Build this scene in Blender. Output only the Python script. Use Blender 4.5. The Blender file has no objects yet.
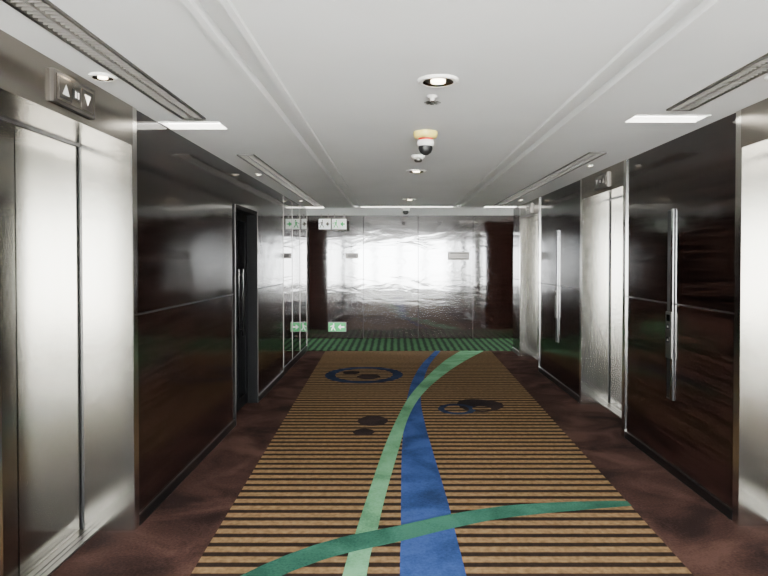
import bpy, math
from mathutils import Vector
scene = bpy.context.scene

# ------------------------------------------------------------ materials
def lin(c):
    return tuple(((v/255)/12.92 if v/255 <= .04045 else ((v/255+.055)/1.055)**2.4) for v in c)+(1,)

def newmat(name, col=(128,128,128), rough=.5, metal=0, ior=1.5, coat=0, emit=None, es=0):
    m = bpy.data.materials.new(name); m.use_nodes = True
    b = m.node_tree.nodes['Principled BSDF']
    b.inputs['Base Color'].default_value = lin(col)
    b.inputs['Roughness'].default_value = rough
    b.inputs['Metallic'].default_value = metal
    b.inputs['IOR'].default_value = ior
    b.inputs['Coat Weight'].default_value = coat
    b.inputs['Coat Roughness'].default_value = .05
    if emit:
        b.inputs['Emission Color'].default_value = lin(emit)
        b.inputs['Emission Strength'].default_value = es
    return m, m.node_tree, b

def N(nt, t, **k):
    n = nt.nodes.new(t)
    for a, v in k.items(): setattr(n, a, v)
    return n

def noise(nt, scale3, scale=1, detail=3, dist=0):
    tc = N(nt,'ShaderNodeTexCoord'); mp = N(nt,'ShaderNodeMapping')
    mp.inputs['Scale'].default_value = scale3
    n = N(nt,'ShaderNodeTexNoise')
    n.inputs['Scale'].default_value = scale; n.inputs['Detail'].default_value = detail
    n.inputs['Distortion'].default_value = dist
    nt.links.new(tc.outputs['Object'], mp.inputs['Vector'])
    nt.links.new(mp.outputs['Vector'], n.inputs['Vector'])
    return n.outputs['Fac']

def ramp(nt, fac, stops):
    r = N(nt,'ShaderNodeValToRGB'); e = r.color_ramp.elements
    e[0].position, e[0].color = stops[0][0], lin(stops[0][1])
    e[1].position, e[1].color = stops[-1][0], lin(stops[-1][1])
    for p, c in stops[1:-1]:
        x = e.new(p); x.color = lin(c)
    nt.links.new(fac, r.inputs['Fac'])
    return r.outputs['Color']

def bump(nt, b, h, strength, dist):
    n = N(nt,'ShaderNodeBump'); n.inputs['Strength'].default_value = strength
    n.inputs['Distance'].default_value = dist
    nt.links.new(h, n.inputs['Height']); nt.links.new(n.outputs['Normal'], b.inputs['Normal'])

def wood(name, c0, c1, s3, rough=.13, ior=1.42):
    m, nt, b = newmat(name, c0, rough, ior=ior)
    f = noise(nt, s3, 1, 5, .4)
    nt.links.new(ramp(nt, f, [(.40,c0),(.60,c1)]), b.inputs['Base Color'])
    g = noise(nt, (1.5,1.5,2.6), 1, 2)
    bump(nt, b, g, .3, .012)
    r = N(nt,'ShaderNodeMapRange'); r.inputs['To Min'].default_value=rough-.04; r.inputs['To Max'].default_value=rough+.08
    nt.links.new(f, r.inputs['Value']); nt.links.new(r.outputs['Result'], b.inputs['Roughness'])
    return m
M_WU = wood('wood_veneer_upper', (5,3,3), (27,17,14), (30,1.5,42), .09, 1.38)
M_WL = wood('wood_veneer_lower', (8,5,5), (36,22,18), (30,1.5,42), .12, 1.38)
M_GROOVE = newmat('groove_dark', (8,6,6), .5)[0]
M_BASE = newmat('black_skirting', (12,11,11), .3)[0]

def farwall_mat():
    m, nt, b = newmat('lacquered_panel', (50,28,22), .1, ior=2.3)
    f = noise(nt, (1.0,30,60), 1, 5, .5)
    nt.links.new(ramp(nt, f, [(.38,(10,6,5)),(.62,(44,26,21))]), b.inputs['Base Color'])
    g = noise(nt, (1.7,1,5), 1, 3, .6)
    bump(nt, b, g, .36, .006)
    r = N(nt,'ShaderNodeMapRange'); r.inputs['To Min'].default_value=.02; r.inputs['To Max'].default_value=.13
    nt.links.new(f, r.inputs['Value']); nt.links.new(r.outputs['Result'], b.inputs['Roughness'])
    return m
M_FAR = farwall_mat()

def steel_mat(name, col, r0, r1, s3):
    m, nt, b = newmat(name, col, .3, 1)
    f = noise(nt, s3, 1, 2)
    r = N(nt,'ShaderNodeMapRange'); r.inputs['To Min'].default_value=r0; r.inputs['To Max'].default_value=r1
    nt.links.new(f, r.inputs['Value']); nt.links.new(r.outputs['Result'], b.inputs['Roughness'])
    g = noise(nt, (2.2,2.2,.4), 1, 0)
    bump(nt, b, g, .2, .01)
    return m
M_STEEL = steel_mat('brushed_stainless', (205,203,197), .16, .22, (12,12,.6))
M_DOOR_SHADED = steel_mat('brushed_stainless_door', (142,140,133), .14, .2, (12,12,.6))  # same stainless as the jambs, shade of the doors put into the colour
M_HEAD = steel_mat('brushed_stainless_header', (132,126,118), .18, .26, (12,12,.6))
M_CHROME = newmat('polished_metal', (185,185,183), .15, 1)[0]
M_GREY = newmat('satin_grey_metal', (105,102,98), .35, 1)[0]
M_DARKGLASS = newmat('black_glass', (6,6,7), .08, ior=1.35)[0]
M_MIRROR = newmat('tinted_mirror_glass', (50,42,39), .03, 1)[0]
M_BLACK = newmat('black_plastic', (8,8,9), .5)[0]
M_DFRAME = newmat('matt_black_door_frame', (7,7,8), .75, ior=1.25)[0]
M_WHITE = newmat('white_plastic', (225,224,218), .4)[0]
M_YEL = newmat('yellow_plastic', (220,205,110), .45)[0]
M_RED = newmat('red_plastic', (190,35,25), .4)[0]
M_ARROW = newmat('indicator_arrow', (215,215,210), .4, emit=(255,250,240), es=.2)[0]
M_GREEN = newmat('exit_sign_green', (20,140,70), .4, emit=(10,170,75), es=.6)[0]
M_SIGNW = newmat('exit_sign_white', (225,230,225), .4, emit=(240,255,245), es=.5)[0]
M_LAMP = newmat('lamp_emitter', (255,245,225), .4, emit=(255,236,205), es=14)[0]
M_TUBE = newmat('linear_light_diffuser', (255,255,255), .4, emit=(255,252,246), es=12)[0]
M_GRILLE = newmat('grille_metal', (125,122,116), .4, .4)[0]
M_PLAQUE = newmat('plaque_metal', (90,84,76), .5, .3)[0]
M_FRAME = newmat('window_frame_metal', (150,150,150), .35, .6)[0]
M_BOUNCE = newmat('pale_stone_floor', (210,208,203), .25)[0]  # unseen lounge floor, made pale to bounce daylight onto the ceiling

def ceil_mat():
    m, nt, b = newmat('painted_plaster', (228,228,224), .5)
    f = noise(nt, (1,1,1), 1.3, 3)
    nt.links.new(ramp(nt, f, [(.3,(230,231,229)),(.7,(237,238,236))]), b.inputs['Base Color'])
    return m
M_CEIL = ceil_mat()
M_PAINT = newmat('wall_paint', (208,206,202), .6)[0]

def carpet_plain(name, c0, c1, c2):
    m, nt, b = newmat(name, c0, .95)
    b.inputs['Specular IOR Level'].default_value = .08
    f = noise(nt, (1,1,1), 2.2, 6, .8)
    f2 = noise(nt, (1,1,1), 70, 3)
    mx = N(nt,'ShaderNodeMath', operation='MULTIPLY_ADD')
    nt.links.new(f2, mx.inputs[0]); mx.inputs[1].default_value=.35
    nt.links.new(f, mx.inputs[2])
    nt.links.new(ramp(nt, mx.outputs[0], [(.5,c0),(.66,c1),(.82,c2)]), b.inputs['Base Color'])
    bump(nt, b, noise(nt,(1,1,1),220,2), .5, .004)
    return m
M_FLOOR = carpet_plain('maroon_carpet', (33,22,20), (55,37,33), (75,53,46))
M_BLUE = carpet_plain('blue_carpet', (30,46,80), (40,61,106), (52,73,122))
M_MINT = carpet_plain('mint_carpet', (72,114,84), (92,141,106), (108,157,122))
M_TEAL = carpet_plain('teal_carpet', (32,68,56), (44,85,70), (54,98,82))
M_PURP = carpet_plain('plum_carpet', (24,19,20), (34,26,27), (44,34,34))
M_NAVY = carpet_plain('navy_carpet', (22,30,50), (30,41,66), (38,52,78))

def stripes(name, axis, period, duty, ca, cb, cb2):
    m, nt, b = newmat(name, ca, .95)
    b.inputs['Specular IOR Level'].default_value = .08
    tc = N(nt,'ShaderNodeTexCoord'); sp = N(nt,'ShaderNodeSeparateXYZ')
    nt.links.new(tc.outputs['Object'], sp.inputs[0])
    a = N(nt,'ShaderNodeMath', operation='DIVIDE'); a.inputs[1].default_value = period
    nt.links.new(sp.outputs[axis], a.inputs[0])
    fr = N(nt,'ShaderNodeMath', operation='FRACT'); nt.links.new(a.outputs[0], fr.inputs[0])
    pp = N(nt,'ShaderNodeMath', operation='PINGPONG'); nt.links.new(fr.outputs[0], pp.inputs[0]); pp.inputs[1].default_value=.5
    r = N(nt,'ShaderNodeMapRange'); r.inputs['From Min'].default_value=duty-.05; r.inputs['From Max'].default_value=duty+.05
    nt.links.new(pp.outputs[0], r.inputs['Value'])
    n = noise(nt,(1,1,1),30,6)
    cB = ramp(nt, n, [(.35,cb),(.65,cb2)])
    cA = ramp(nt, n, [(.35,ca),(.65,tuple(int(v*1.3) for v in ca))])
    mx = N(nt,'ShaderNodeMix', data_type='RGBA')
    nt.links.new(r.outputs['Result'], mx.inputs['Factor'])
    nt.links.new(cA, mx.inputs['A'])
    nt.links.new(cB, mx.inputs['B'])
    nt.links.new(mx.outputs['Result'], b.inputs['Base Color'])
    bump(nt, b, noise(nt,(1,1,1),220,2), .5, .004)
    return m
M_STRIPE = stripes('striped_carpet', 'Y', .115, .22, (30,22,18), (104,83,56), (130,105,74))

def dots():
    m, nt, b = newmat('green_dotted_carpet', (40,90,60), .95)
    b.inputs['Specular IOR Level'].default_value = .08
    tc = N(nt,'ShaderNodeTexCoord'); v = N(nt,'ShaderNodeTexVoronoi')
    v.inputs['Scale'].default_value = 8; v.inputs['Randomness'].default_value = .1
    nt.links.new(tc.outputs['Object'], v.inputs['Vector'])
    nt.links.new(ramp(nt, v.outputs['Distance'], [(.26,(58,96,62)),(.38,(17,28,20))]), b.inputs['Base Color'])
    return m
M_DOTS = dots()

# ------------------------------------------------------------ mesh builder
class MB:
    def __init__(s): s.v=[]; s.f=[]; s.m=[]; s.mats=[]; s.smooth=[]
    def mi(s, mat):
        if mat not in s.mats: s.mats.append(mat)
        return s.mats.index(mat)
    def face(s, pts, mat, sm=False):
        n=len(s.v); s.v+= [tuple(p) for p in pts]; s.f.append(tuple(range(n,n+len(pts)))); s.m.append(s.mi(mat)); s.smooth.append(sm)
    def box(s, x0,x1,y0,y1,z0,z1, mat):
        x0,x1=sorted((x0,x1)); y0,y1=sorted((y0,y1)); z0,z1=sorted((z0,z1))
        n=len(s.v)
        s.v += [(x0,y0,z0),(x1,y0,z0),(x1,y1,z0),(x0,y1,z0),(x0,y0,z1),(x1,y0,z1),(x1,y1,z1),(x0,y1,z1)]
        for q in [(0,3,2,1),(4,5,6,7),(0,1,5,4),(1,2,6,5),(2,3,7,6),(3,0,4,7)]:
            s.f.append(tuple(n+i for i in q)); s.m.append(s.mi(mat)); s.smooth.append(False)
    def lathe(s, c, prof, mat, seg=32, mats=None):
        n=len(s.v)
        for r,z in prof:
            for i in range(seg):
                a=2*math.pi*i/seg
                s.v.append((c[0]+r*math.cos(a), c[1]+r*math.sin(a), c[2]+z))
        for k in range(len(prof)-1):
            mm = mats[k] if mats else mat
            for i in range(seg):
                j=(i+1)%seg
                s.f.append((n+k*seg+i, n+k*seg+j, n+(k+1)*seg+j, n+(k+1)*seg+i)); s.m.append(s.mi(mm)); s.smooth.append(True)
    def build(s, name, bevel=0):
        me=bpy.data.meshes.new(name); me.from_pydata(s.v,[],s.f)
        for mt in s.mats: me.materials.append(mt)
        for p,mi,sm in zip(me.polygons,s.m,s.smooth): p.material_index=mi; p.use_smooth=sm
        me.update()
        o=bpy.data.objects.new(name,me); scene.collection.objects.link(o)
        if bevel:
            b=o.modifiers.new('bevel','BEVEL'); b.width=bevel; b.segments=2; b.limit_method='ANGLE'
        return o

XL, XR, H, YF, YE = -1.55, 2.08, 2.5, 12.56, 10.9
HD = 2.27   # door head
RD = .30    # recess depth
YR = -3.5   # window wall

# ------------------------------------------------------------ floor
m=MB(); m.box(-6,6,-.3,YF+.2,-.12,0,M_FLOOR); m.box(-6,6,YR-.2,-.3,-.12,0,M_BOUNCE); m.build('floor')

# carpet runner
m=MB()
m.face([(-.97,.3,.004),(1.45,.3,.004),(1.68,10.85,.004),(-1.22,10.85,.004)], M_STRIPE)
def catmull(pts, n=8):
    out=[]
    P=[pts[0]]+pts+[pts[-1]]
    for i in range(1,len(P)-2):
        for k in range(n):
            t=k/n
            out.append(tuple(.5*((2*b)+(-a+c)*t+(2*a-5*b+4*c-d)*t*t+(-a+3*b-3*c+d)*t**3)
                       for a,b,c,d in zip(P[i-1],P[i],P[i+1],P[i+2])))
    out.append(pts[-1]); return out
def band(rows, z, mat, clipx=None):
    r=catmull(rows)
    for a,b in zip(r[:-1],r[1:]):
        m.face([(a[0],a[1],z),(a[2],a[3],z),(b[2],b[3],z),(b[0],b[1],z)], mat)
blue=[(0,.3,.39),(.01,1.5,.375),(.025,3.14,.36),(.034,3.54,.354),(.04,4.13,.347),(.059,5.22,.312),(.10,6.2,.29),(.137,7.09,.297),(.24,8.27,.387),(.41,9.45,.533),(.70,10.84,.80)]
band([(a,y,b,y) for a,y,b in blue], .0065, M_BLUE)
mint=[(-.40,.3,-.22),(-.34,1.5,-.2),(-.263,3.14,-.142),(-.234,3.54,-.109),(-.187,4.13,-.067),(-.093,5.22,.034),(.02,6.2,.13),(.149,7.09,.274),(.32,7.94,.486),(.582,9.02,.829),(.832,9.92,1.168),(1.15,10.84,1.56)]
band([(a,y,b,y) for a,y,b in mint], .009, M_MINT)
teal=[(-1.0,2.66,.13),(-.673,3.10,.12),(-.355,3.386,.11),(.029,3.58,.105),(.332,3.74,.10),(.656,3.875,.09),(.988,3.95,.08),(1.323,4.0,.06),(1.53,4.02,.04)]
band([(x,y-w,x,y+w) for x,y,w in teal], .0115, M_TEAL)
def disc(cx,cy,rx,ry,z,mat,r_in=0,seg=48,wob=0):
    pts=[]
    for i in range(seg):
        a=2*math.pi*i/seg; w=1+wob*math.sin(3*a+1)
        pts.append((math.cos(a)*w,math.sin(a)*w))
    if r_in==0: m.face([(cx+rx*x,cy+ry*y,z) for x,y in pts],mat)
    else:
        for i in range(seg):
            x0,y0=pts[i]; x1,y1=pts[(i+1)%seg]
            m.face([(cx+rx*x0,cy+ry*y0,z),(cx+rx*x1,cy+ry*y1,z),(cx+rx*r_in*x1,cy+ry*r_in*y1,z),(cx+rx*r_in*x0,cy+ry*r_in*y0,z)],mat)
disc(-.43,8.6,.54,.62,.0065,M_NAVY,.74)
disc(-.36,8.45,.16,.17,.0065,M_PURP); disc(-.62,8.75,.12,.14,.0065,M_PURP)
disc(-.22,6.12,.15,.19,.0065,M_PURP); disc(-.29,5.72,.10,.11,.0065,M_PURP)
disc(.93,6.78,.25,.30,.0065,M_PURP,wob=.06)
disc(.66,6.6,.20,.24,.0085,M_NAVY,.66); disc(.93,6.62,.10,.10,.009,M_STRIPE)
m.build('striped_carpet_runner')
m=MB(); m.box(-5.9,5.9,YE,YF-.02,0,.006,M_DOTS); m.build('green_dotted_carpet')

# ------------------------------------------------------------ walls
def wall_seg(m, s, xf, y0, y1):
    xo = xf + s*.6
    m.box(xf,xo,y0,y1,1.278,H,M_WU)
    m.box(xf,xo,y0,y1,0,1.266,M_WL)
    m.box(xf+s*.006,xo,y0,y1,1.266,1.278,M_GROOVE)
EL = (2.40,3.65)
ER = [(2.44,3.72),(5.62,6.88),(8.95,10.25)]
DL = (5.95,6.95)
m=MB()
for a,b in [(-.3,EL[0]),(EL[1],DL[0]),(DL[1],8.6)]: wall_seg(m,-1,XL,a,b)
m.box(XL,XL-.6,DL[0],DL[1],2.14,H,M_WU)
m.box(XL-.35,XL-.6,EL[0],EL[1],0,H,M_GROOVE)
m.box(XL-.35,XL-.6,DL[0],DL[1],0,2.14,M_GROOVE)
m.box(XL-.01,XL-.6,8.6,YE,0,H,M_GROOVE)
m.box(-6,XL-.6,YE-.15,YE,0,H,M_WU)
m.build('wall_left')
m=MB()
ys=[-.3]+[v for e in ER for v in e]+[YE]
for i in range(0,len(ys),2): wall_seg(m,1,XR,ys[i],ys[i+1])
for a,b in ER: m.box(XR+.35,XR+.6,a,b,0,H,M_GROOVE)
m.box(XR+.6,6,YE-.15,YE,0,H,M_WU)
m.build('wall_right')
m=MB()
for a,b in [(-.3,EL[0]-.06),(EL[1]+.06,DL[0]-.01),(DL[1]+.01,8.58)]:
    m.box(XL,XL+.014,a,b,0,.06,M_BASE); m.box(XL,XL+.016,a,b,.06,.065,M_GREY)
m.build('baseboard_left')
m=MB()
for i in range(0,len(ys),2):
    a=ys[i]+(.06 if i else 0); b=ys[i+1]-(.06 if i<len(ys)-2 else 0)
    m.box(XR,XR-.014,a,b,0,.06,M_BASE); m.box(XR,XR-.016,a,b,.06,.065,M_GREY)
m.build('baseboard_right')

# far wall of lacquered panels
m=MB(); m.box(-6,6,YF+.02,YF+.2,0,H,M_GROOVE)
xs=[-6,-4.97,-3.86,-2.75,-1.75,-.64,.47,1.58,2.69,3.8,4.91,6]
for a,b in zip(xs[:-1],xs[1:]): m.box(a+.005,b-.005,YF,YF+.03,.0,H,M_FAR)
m.build('wall_far')
for nm,x0,s in (('wall_corridor_left',-6,-1),('wall_corridor_right',6,1)):
    m=MB(); m.box(x0,x0+s*.1,YE-.15,YF+.2,0,1.0,M_PAINT); m.box(x0,x0+s*.1,YE-.15,YF+.2,2.2,H,M_PAINT); m.build(nm)
k=2
for x0,s in ((-6,-1),(6,1)):  # unseen corridor-end windows, added to light the far ceiling
    m=MB(); 
    for y in (YE+.03,(YE+YF)/2,YF-.03): m.box(x0,x0+s*.06,y-.03,y+.03,1.0,2.2,M_FRAME)
    m.build('window_%d'%k); k+=1
m=MB(); m.box(-4.2,-4.0,YR-.2,-.1,0,H,M_PAINT); m.box(-4.0,XL-.6,-.3,-.1,0,H,M_PAINT); m.build('wall_lounge_left')
m=MB(); m.box(4.5,4.7,YR-.2,-.1,0,H,M_PAINT); m.box(XR+.6,4.5,-.3,-.1,0,H,M_PAINT); m.build('wall_lounge_right')
m=MB(); m.box(-4.0,4.5,YR-.2,YR,0,.40,M_PAINT); m.box(-4.0,4.5,YR-.2,YR,2.42,H,M_PAINT); m.build('wall_rear')
m=MB()
m.box(-4,4.5,YR-.12,YR-.05,.40,.45,M_FRAME); m.box(-4,4.5,YR-.12,YR-.05,2.37,2.42,M_FRAME)
for x in (-3.95,-2.4,-.95,.22,1.4,2.9,4.45):
    m.box(x-.06,x+.06,YR-.12,YR-.05,.45,2.37,M_FRAME)
m.build('window_1')

# ------------------------------------------------------------ ceiling
slotL=[(.3,3.95),(5.3,10.3)]; slotR=[(.3,3.72),(5.2,10.25)]
cells=[]
for a,b in slotL: cells.append((-1.35,-1.20,a,b,2.58))
for a,b in slotR: cells.append((1.62,1.77,a,b,2.58))
LS=[(-1.54,-1.15,4.05,4.27),(1.50,1.96,3.86,4.06),(-1.54,-1.22,10.45,10.75),(1.52,2.06,10.35,10.65),(-.60,1.0,10.38,10.58)]
for x0,x1,y0,y1 in LS: cells.append((x0,x1,y0,y1,2.56))
cells.append((-.70,-.60,-3.4,10.58,2.525)); cells.append((1.0,1.10,-3.4,10.58,2.525))
X=sorted(set([-6,6]+[c[0] for c in cells]+[c[1] for c in cells]))
Y=sorted(set([YR-.2,YF+.2]+[c[2] for c in cells]+[c[3] for c in cells]))
m=MB()
def hc(x,y):
    for c in cells:
        if c[0]<x<c[1] and c[2]<y<c[3]: return c[4]
    return H
hh=[[hc((X[i]+X[i+1])/2,(Y[j]+Y[j+1])/2) for j in range(len(Y)-1)] for i in range(len(X)-1)]
for i in range(len(X)-1):
    for j in range(len(Y)-1):
        h=hh[i][j]
        m.face([(X[i],Y[j],h),(X[i],Y[j+1],h),(X[i+1],Y[j+1],h),(X[i+1],Y[j],h)],M_CEIL)
        if i+1<len(X)-1 and hh[i+1][j]!=h:
            k=hh[i+1][j]; m.face([(X[i+1],Y[j],h),(X[i+1],Y[j+1],h),(X[i+1],Y[j+1],k),(X[i+1],Y[j],k)],M_CEIL)
        if j+1<len(Y)-1 and hh[i][j+1]!=h:
            k=hh[i][j+1]; m.face([(X[i],Y[j+1],h),(X[i+1],Y[j+1],h),(X[i+1],Y[j+1],k),(X[i],Y[j+1],k)],M_CEIL)
m.box(-6,6,YR-.2,YF+.2,2.6,2.75,M_CEIL)
m.build('ceiling')
m=MB()
for x in (-.715,-.585,.985,1.115):
    m.box(x-.014,x+.014,-3.4,10.36,2.482,2.5,M_CEIL)
m.build('trim_1')
def grille(x0,x1,y0,y1):
    g=MB()
    g.box(x0,x0+.014,y0,y1,2.49,2.505,M_GREY); g.box(x1-.014,x1,y0,y1,2.49,2.505,M_GREY)
    g.box(x0,x1,y0,y0+.014,2.49,2.505,M_GREY); g.box(x0,x1,y1-.014,y1,2.49,2.505,M_GREY)
    g.box(x0,x1,y0,y1,2.56,2.575,M_BLACK)
    g.box((x0+x1)/2-.005,(x0+x1)/2+.005,y0,y1,2.492,2.52,M_GRILLE)
    y=y0+.03
    while y<y1-.02:
        g.box(x0+.014,x1-.014,y,y+.005,2.494,2.525,M_GRILLE); y+=.034
    g.build('air_vent_grille')
for a,b in slotL: grille(-1.35,-1.20,a,b)
for a,b in slotR: grille(1.62,1.77,a,b)
for x0,x1,y0,y1 in LS:
    g=MB(); g.box(x0+.005,x1-.005,y0+.005,y1-.005,2.53,2.558,M_TUBE)
    g.box(x0,x1,y0,y0+.012,2.494,2.53,M_WHITE); g.box(x0,x1,y1-.012,y1,2.494,2.53,M_WHITE)
    g.build('recessed_linear_light')

# ------------------------------------------------------------ elevators
def elevator(s, xf, y0, y1):
    m=MB(); D=lambda d: xf+s*d
    B=lambda d0,d1,a,b,z0,z1,mt: m.box(D(d0),D(d1),a,b,z0,z1,mt)
    B(-.012,.34,y0,y1,HD,H-.001,M_HEAD)
    for a,b in ((y0-.055,y0),(y1,y1+.055)): B(-.012,0,a,b,0,H-.001,M_STEEL)
    B(-.012,.34,y0,y0+.014,0,HD,M_STEEL); B(-.012,.34,y1-.014,y1,0,HD,M_STEEL)
    B(RD-.012,RD-.004,y1-.026,y1-.014,.012,HD,M_BLACK); B(RD-.012,RD-.004,y0+.014,y0+.026,.012,HD,M_BLACK)  # black strips draw the shadow gap between doors and jambs
    B(RD-.012,RD-.004,y0+.014,y1-.014,HD-.012,HD,M_BLACK)  # shadow line under the head, drawn as a black strip
    mid=(y0+y1)/2
    B(RD,RD+.035,y0+.014,mid-.005,.014,HD,M_DOOR_SHADED)
    B(RD,RD+.035,mid+.005,y1-.014,.014,HD,M_DOOR_SHADED)
    B(RD+.01,RD+.045,mid-.005,mid+.005,.014,HD,M_BLACK)
    B(.20,RD+.04,y0+.014,y1-.014,0,.012,M_GREY)
    for d in (.23,.26): B(d,d+.008,y0+.014,y1-.014,.012,.0135,M_BLACK)
    c=mid-.06
    B(-.03,-.012,c-.19,c+.19,2.31,2.455,M_GREY)
    B(-.034,-.03,c-.17,c+.17,2.325,2.44,M_HEAD)
    for k,up in ((-.10,True),(.10,False)):
        B(-.037,-.034,c+k-.055,c+k+.055,2.335,2.43,M_GREY)
        z0,z1=(2.356,2.408) if up else (2.408,2.356)
        m.face([(D(-.0385),c+k-.032,z0),(D(-.0385),c+k+.032,z0),(D(-.0385),c+k,z1)],M_ARROW)
    B(-.037,-.034,c-.035,c+.035,2.36,2.405,M_BLACK)
    for kk in (-.012,.012): B(-.0385,-.037,c+kk-.006,c+kk+.006,2.368,2.397,M_ARROW)
    m.build('elevator_entrance')
elevator(-1,XL,*EL)
for e in ER: elevator(1,XR,*e)

def callpanel(s, xf, yc):
    m=MB(); D=lambda d: xf-s*d; w=.05
    B=lambda d0,d1,a,b,z0,z1,mt: m.box(D(d0),D(d1),a,b,z0,z1,mt)
    B(0,.008,yc-w,yc+w,.55,1.98,M_BLACK)
    B(.008,.014,yc-w,yc-w+.034,.55,1.98,M_CHROME)
    B(.008,.010,yc-w+.034,yc+w,.55,1.98,M_BLACK)
    B(.008,.012,yc-w+.034,yc+w,1.97,1.98,M_GREY); B(.008,.012,yc-w+.034,yc+w,.55,.56,M_GREY)
    B(.008,.022,yc-w+.002,yc+w-.002,.86,1.21,M_GREY)
    for z in (1.10,1.0):
        B(.022,.026,yc-.025,yc+.025,z-.02,z+.02,M_BLACK)
        m.face([(D(.027),yc-.012,z-.008),(D(.027),yc+.012,z-.008),(D(.027),yc,z+.010)],M_ARROW)
    B(.022,.024,yc-.03,yc+.03,1.14,1.19,M_DARKGLASS)
    m.build('elevator_call_panel')
callpanel(1,XR,4.66); callpanel(1,XR,7.92)

# dark glass double door on the left
m=MB(); a,b=DL; D=lambda d: XL-d
B=lambda d0,d1,p,q,z0,z1,mt: m.box(D(d0),D(d1),p,q,z0,z1,mt)
B(-.012,.33,a,a+.035,0,2.14,M_DFRAME); B(-.012,.33,b-.035,b,0,2.14,M_DFRAME); B(-.012,.33,a+.035,b-.035,2.10,2.14,M_DFRAME)
B(-.016,-.012,a+.012,a+.022,0,2.14,M_GREY); B(-.016,-.012,b-.022,b-.012,0,2.14,M_GREY)
mid=(a+b)/2
for p,q in ((a+.035,mid-.004),(mid+.004,b-.035)):
    B(.10,.14,p,p+.06,.01,2.1,M_DFRAME); B(.10,.14,q-.06,q,.01,2.1,M_DFRAME)
    B(.10,.14,p+.06,q-.06,.01,.12,M_DFRAME); B(.10,.14,p+.06,q-.06,2.02,2.1,M_DFRAME)
    B(.115,.125,p+.06,q-.06,.12,2.02,M_DARKGLASS)
for y in (mid-.09,mid+.09):
    B(.05,.065,y-.01,y+.01,.8,1.5,M_CHROME); B(.065,.10,y-.008,y+.008,.85,.87,M_CHROME); B(.065,.10,y-.008,y+.008,1.43,1.45,M_CHROME)
m.build('door_1')

# mirrored glass panels at the end of the left wall
m=MB()
yy=[8.6,9.35,10.1,YE]
for p,q in zip(yy[:-1],yy[1:]):
    m.box(XL,XL-.01,p+.012,q-.012,.1,H-.02,M_MIRROR)
for p in yy: m.box(XL+.004,XL-.01,max(8.6,p-.012),min(YE,p+.012),0,H-.01,M_GREY)
m.box(XL+.006,XL-.01,8.612,YE-.012,0,.1,M_BASE)
m.build('mirror_glass_cladding')

# ------------------------------------------------------------ signs
def exit_sign(x0,x1,y,z0,z1,bg,fg,hung):
    m=MB(); m.box(x0,x1,y-.02,y+.02,z0,z1,M_GREY)
    m.box(x0+.008,x1-.008,y-.024,y-.02,z0+.008,z1-.008,bg)
    w=x1-x0; h=z1-z0; cz=(z0+z1)/2; f=y-.0255
    ax=x0+w*.55; bx=x0+w*.9
    m.face([(ax,f,cz),(ax+h*.3,f,cz+h*.28),(ax+h*.3,f,cz-h*.28)],fg)
    m.face([(ax+h*.25,f,cz-h*.07),(bx,f,cz-h*.07),(bx,f,cz+h*.07),(ax+h*.25,f,cz+h*.07)],fg)
    cx=x0+w*.28
    m.face([(cx-h*.02,f,cz+h*.25),(cx+h*.10,f,cz+h*.25),(cx+h*.10,f,cz+h*.38),(cx-h*.02,f,cz+h*.38)],fg)
    m.face([(cx-h*.1,f,cz-h*.05),(cx+h*.06,f,cz-h*.05),(cx+h*.12,f,cz+h*.22),(cx-h*.04,f,cz+h*.22)],fg)
    m.face([(cx-h*.1,f,cz-h*.05),(cx-h*.25,f,cz-h*.36),(cx-h*.15,f,cz-h*.36),(cx,f,cz-h*.05)],fg)
    m.face([(cx-h*.02,f,cz-h*.05),(cx+h*.16,f,cz-h*.36),(cx+h*.25,f,cz-h*.36),(cx+h*.08,f,cz-h*.05)],fg)
    m.face([(cx-h*.3,f,cz+h*.08),(cx-h*.02,f,cz+h*.2),(cx-h*.02,f,cz+h*.12),(cx-h*.3,f,cz)],fg)
    if hung:
        for x in (x0+.05,x1-.05): m.box(x-.005,x+.005,y-.005,y+.005,z1,H,M_GREY)
    m.build('exit_sign')
exit_sign(-1.50,-1.26,12.2,2.20,2.41,M_SIGNW,M_PLAQUE,True)
exit_sign(-1.24,-.95,12.2,2.20,2.41,M_SIGNW,M_GREEN,True)
exit_sign(-1.35,-.99,YF-.021,.15,.34,M_GREEN,M_SIGNW,False)
def plaque(x0,x1,z0,z1):
    m=MB(); m.box(x0,x1,YF-.012,YF,z0,z1,M_PLAQUE); m.box(x0+.02,x1-.02,YF-.014,YF-.012,z0+.02,z1-.02,M_GREY)
    for i in range(3):
        z=z0+.035+i*(z1-z0-.07)/2; m.box(x0+.04,x1-.04,YF-.016,YF-.014,z-.008,z+.008,M_GROOVE)
    m.build('wall_plaque')
plaque(-1.0,-.74,1.63,1.74); plaque(1.07,1.50,1.60,1.76)

# ------------------------------------------------------------ ceiling fixtures
def downlight(x,y,r=.1,p=25):
    m=MB()
    m.lathe((x,y,H),[(r*1.0,0),(r*1.0,-.008),(r*.9,-.014),(r*.74,-.012),(r*.66,-.003),(r*.62,-.002)],M_WHITE,mats=[M_WHITE,M_WHITE,M_WHITE,M_CHROME,M_CHROME])
    m.lathe((x,y,H),[(r*.62,-.002),(.0001,-.002)],M_GREY)
    m.lathe((x,y,H),[(r*.36,-.002),(r*.34,-.012),(.0001,-.014)],M_LAMP)
    m.build('recessed_downlight')
    l=bpy.data.lights.new('downlight_lamp','SPOT'); l.energy=p; l.color=(1,.9,.77); l.spot_size=math.radians(110); l.spot_blend=.6; l.shadow_soft_size=.04
    o=bpy.data.objects.new('downlight_lamp',l); o.location=(x,y,H-.03); scene.collection.objects.link(o)
downlight(.216,3.12,.105); downlight(.216,6.27,.10); downlight(.216,9.2,.10,15); downlight(.216,.3,.105)
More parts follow.
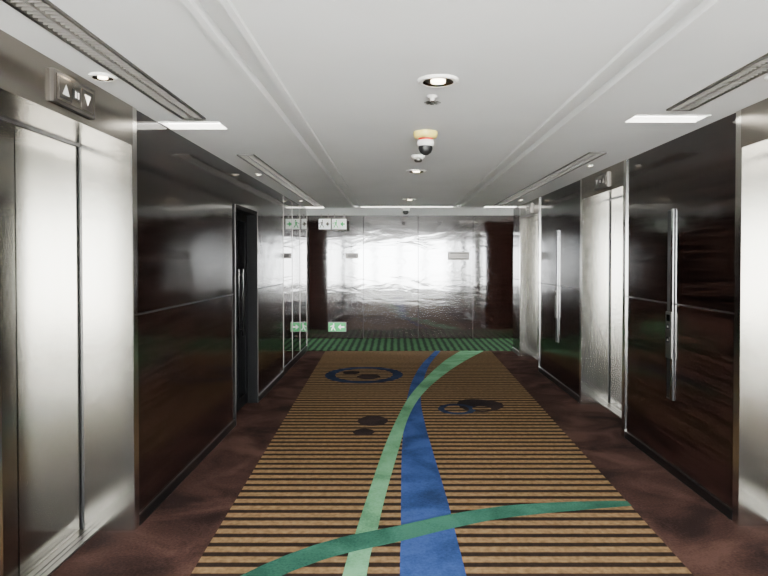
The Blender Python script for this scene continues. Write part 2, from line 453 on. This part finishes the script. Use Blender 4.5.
downlight(-1.43,3.05,.065,12); downlight(1.85,5.9,.03,6); downlight(-1.43,6.5,.04,8); downlight(-1.43,9.4,.04,8); downlight(1.88,9.3,.04,8); downlight(1.88,3.05,.065,12)
downlight(.2,11.7,.08,15)  # added downlight, lightens the dark cross corridor

m=MB(); c=(.205,3.42,H)
m.lathe(c,[(.03,0),(.028,-.008),(.012,-.012),(.009,-.035),(.0001,-.036)],M_WHITE,24)
for i in range(8):
    a=2*math.pi*i/8; r0,r1=.008,.046; w=.012
    ux,uy=math.cos(a),math.sin(a)
    m.face([(c[0]+ux*r0-uy*w*.5,c[1]+uy*r0+ux*w*.5,H-.037),(c[0]+ux*r1-uy*w,c[1]+uy*r1+ux*w,H-.037),(c[0]+ux*r1+uy*w,c[1]+uy*r1-ux*w,H-.037),(c[0]+ux*r0+uy*w*.5,c[1]+uy*r0-ux*w*.5,H-.037)],M_GREY)
m.build('ceiling_sprinkler')
m=MB(); c=(.215,4.38,H)
m.lathe(c,[(.085,0),(.085,-.02),(.078,-.04),(.05,-.046)],M_YEL,32)
m.lathe(c,[(.052,-.044),(.05,-.056),(.058,-.062)],M_RED,32)
m.lathe(c,[(.058,-.06),(.062,-.09),(.05,-.10)],M_WHITE,32)
m.lathe(c,[(.05,-.098),(.05,-.12),(.038,-.146),(.018,-.160),(.0001,-.163)],M_BLACK,32)
m.build('dome_security_camera')
m=MB(); c=(.20,5.35,H)
m.lathe(c,[(.06,0),(.06,-.018),(.05,-.03),(.034,-.036)],M_WHITE,32)
m.lathe(c,[(.034,-.036),(.034,-.05),(.026,-.058),(.0001,-.06)],M_GREY,32)
m.build('smoke_detector')
m=MB(); c=(.19,10.95,H)
m.lathe(c,[(.07,0),(.07,-.03),(.055,-.035)],M_WHITE,32)
m.lathe(c,[(.055,-.035),(.05,-.07),(.03,-.095),(.0001,-.10)],M_BLACK,32)
m.build('dome_security_camera')

# ------------------------------------------------------------ world daylight
w=bpy.data.worlds.new('daylight'); scene.world=w; w.use_nodes=True; nt=w.node_tree
bg=nt.nodes['Background']
tc=N(nt,'ShaderNodeTexCoord'); sp=N(nt,'ShaderNodeSeparateXYZ'); nt.links.new(tc.outputs['Generated'],sp.inputs[0])
r=N(nt,'ShaderNodeValToRGB'); e=r.color_ramp.elements
e[0].position=.46; e[0].color=(.80,.80,.78,1); e[1].position=.51; e[1].color=(.94,.98,1,1)
mr=N(nt,'ShaderNodeMapRange'); mr.inputs['From Min'].default_value=-1
nt.links.new(sp.outputs['Z'],mr.inputs['Value']); nt.links.new(mr.outputs['Result'],r.inputs['Fac'])
nt.links.new(r.outputs['Color'],bg.inputs['Color']); bg.inputs['Strength'].default_value=92

# ------------------------------------------------------------ camera
cam=bpy.data.cameras.new('camera'); co=bpy.data.objects.new('camera',cam); scene.collection.objects.link(co)
co.location=(0,0,1.6); co.rotation_euler=(math.radians(89.0),0,0)
cam.sensor_width=36; cam.lens=620/768*36
cam.shift_x=-11/768; cam.shift_y=-17.2/768
cam.clip_start=.05
scene.camera=co
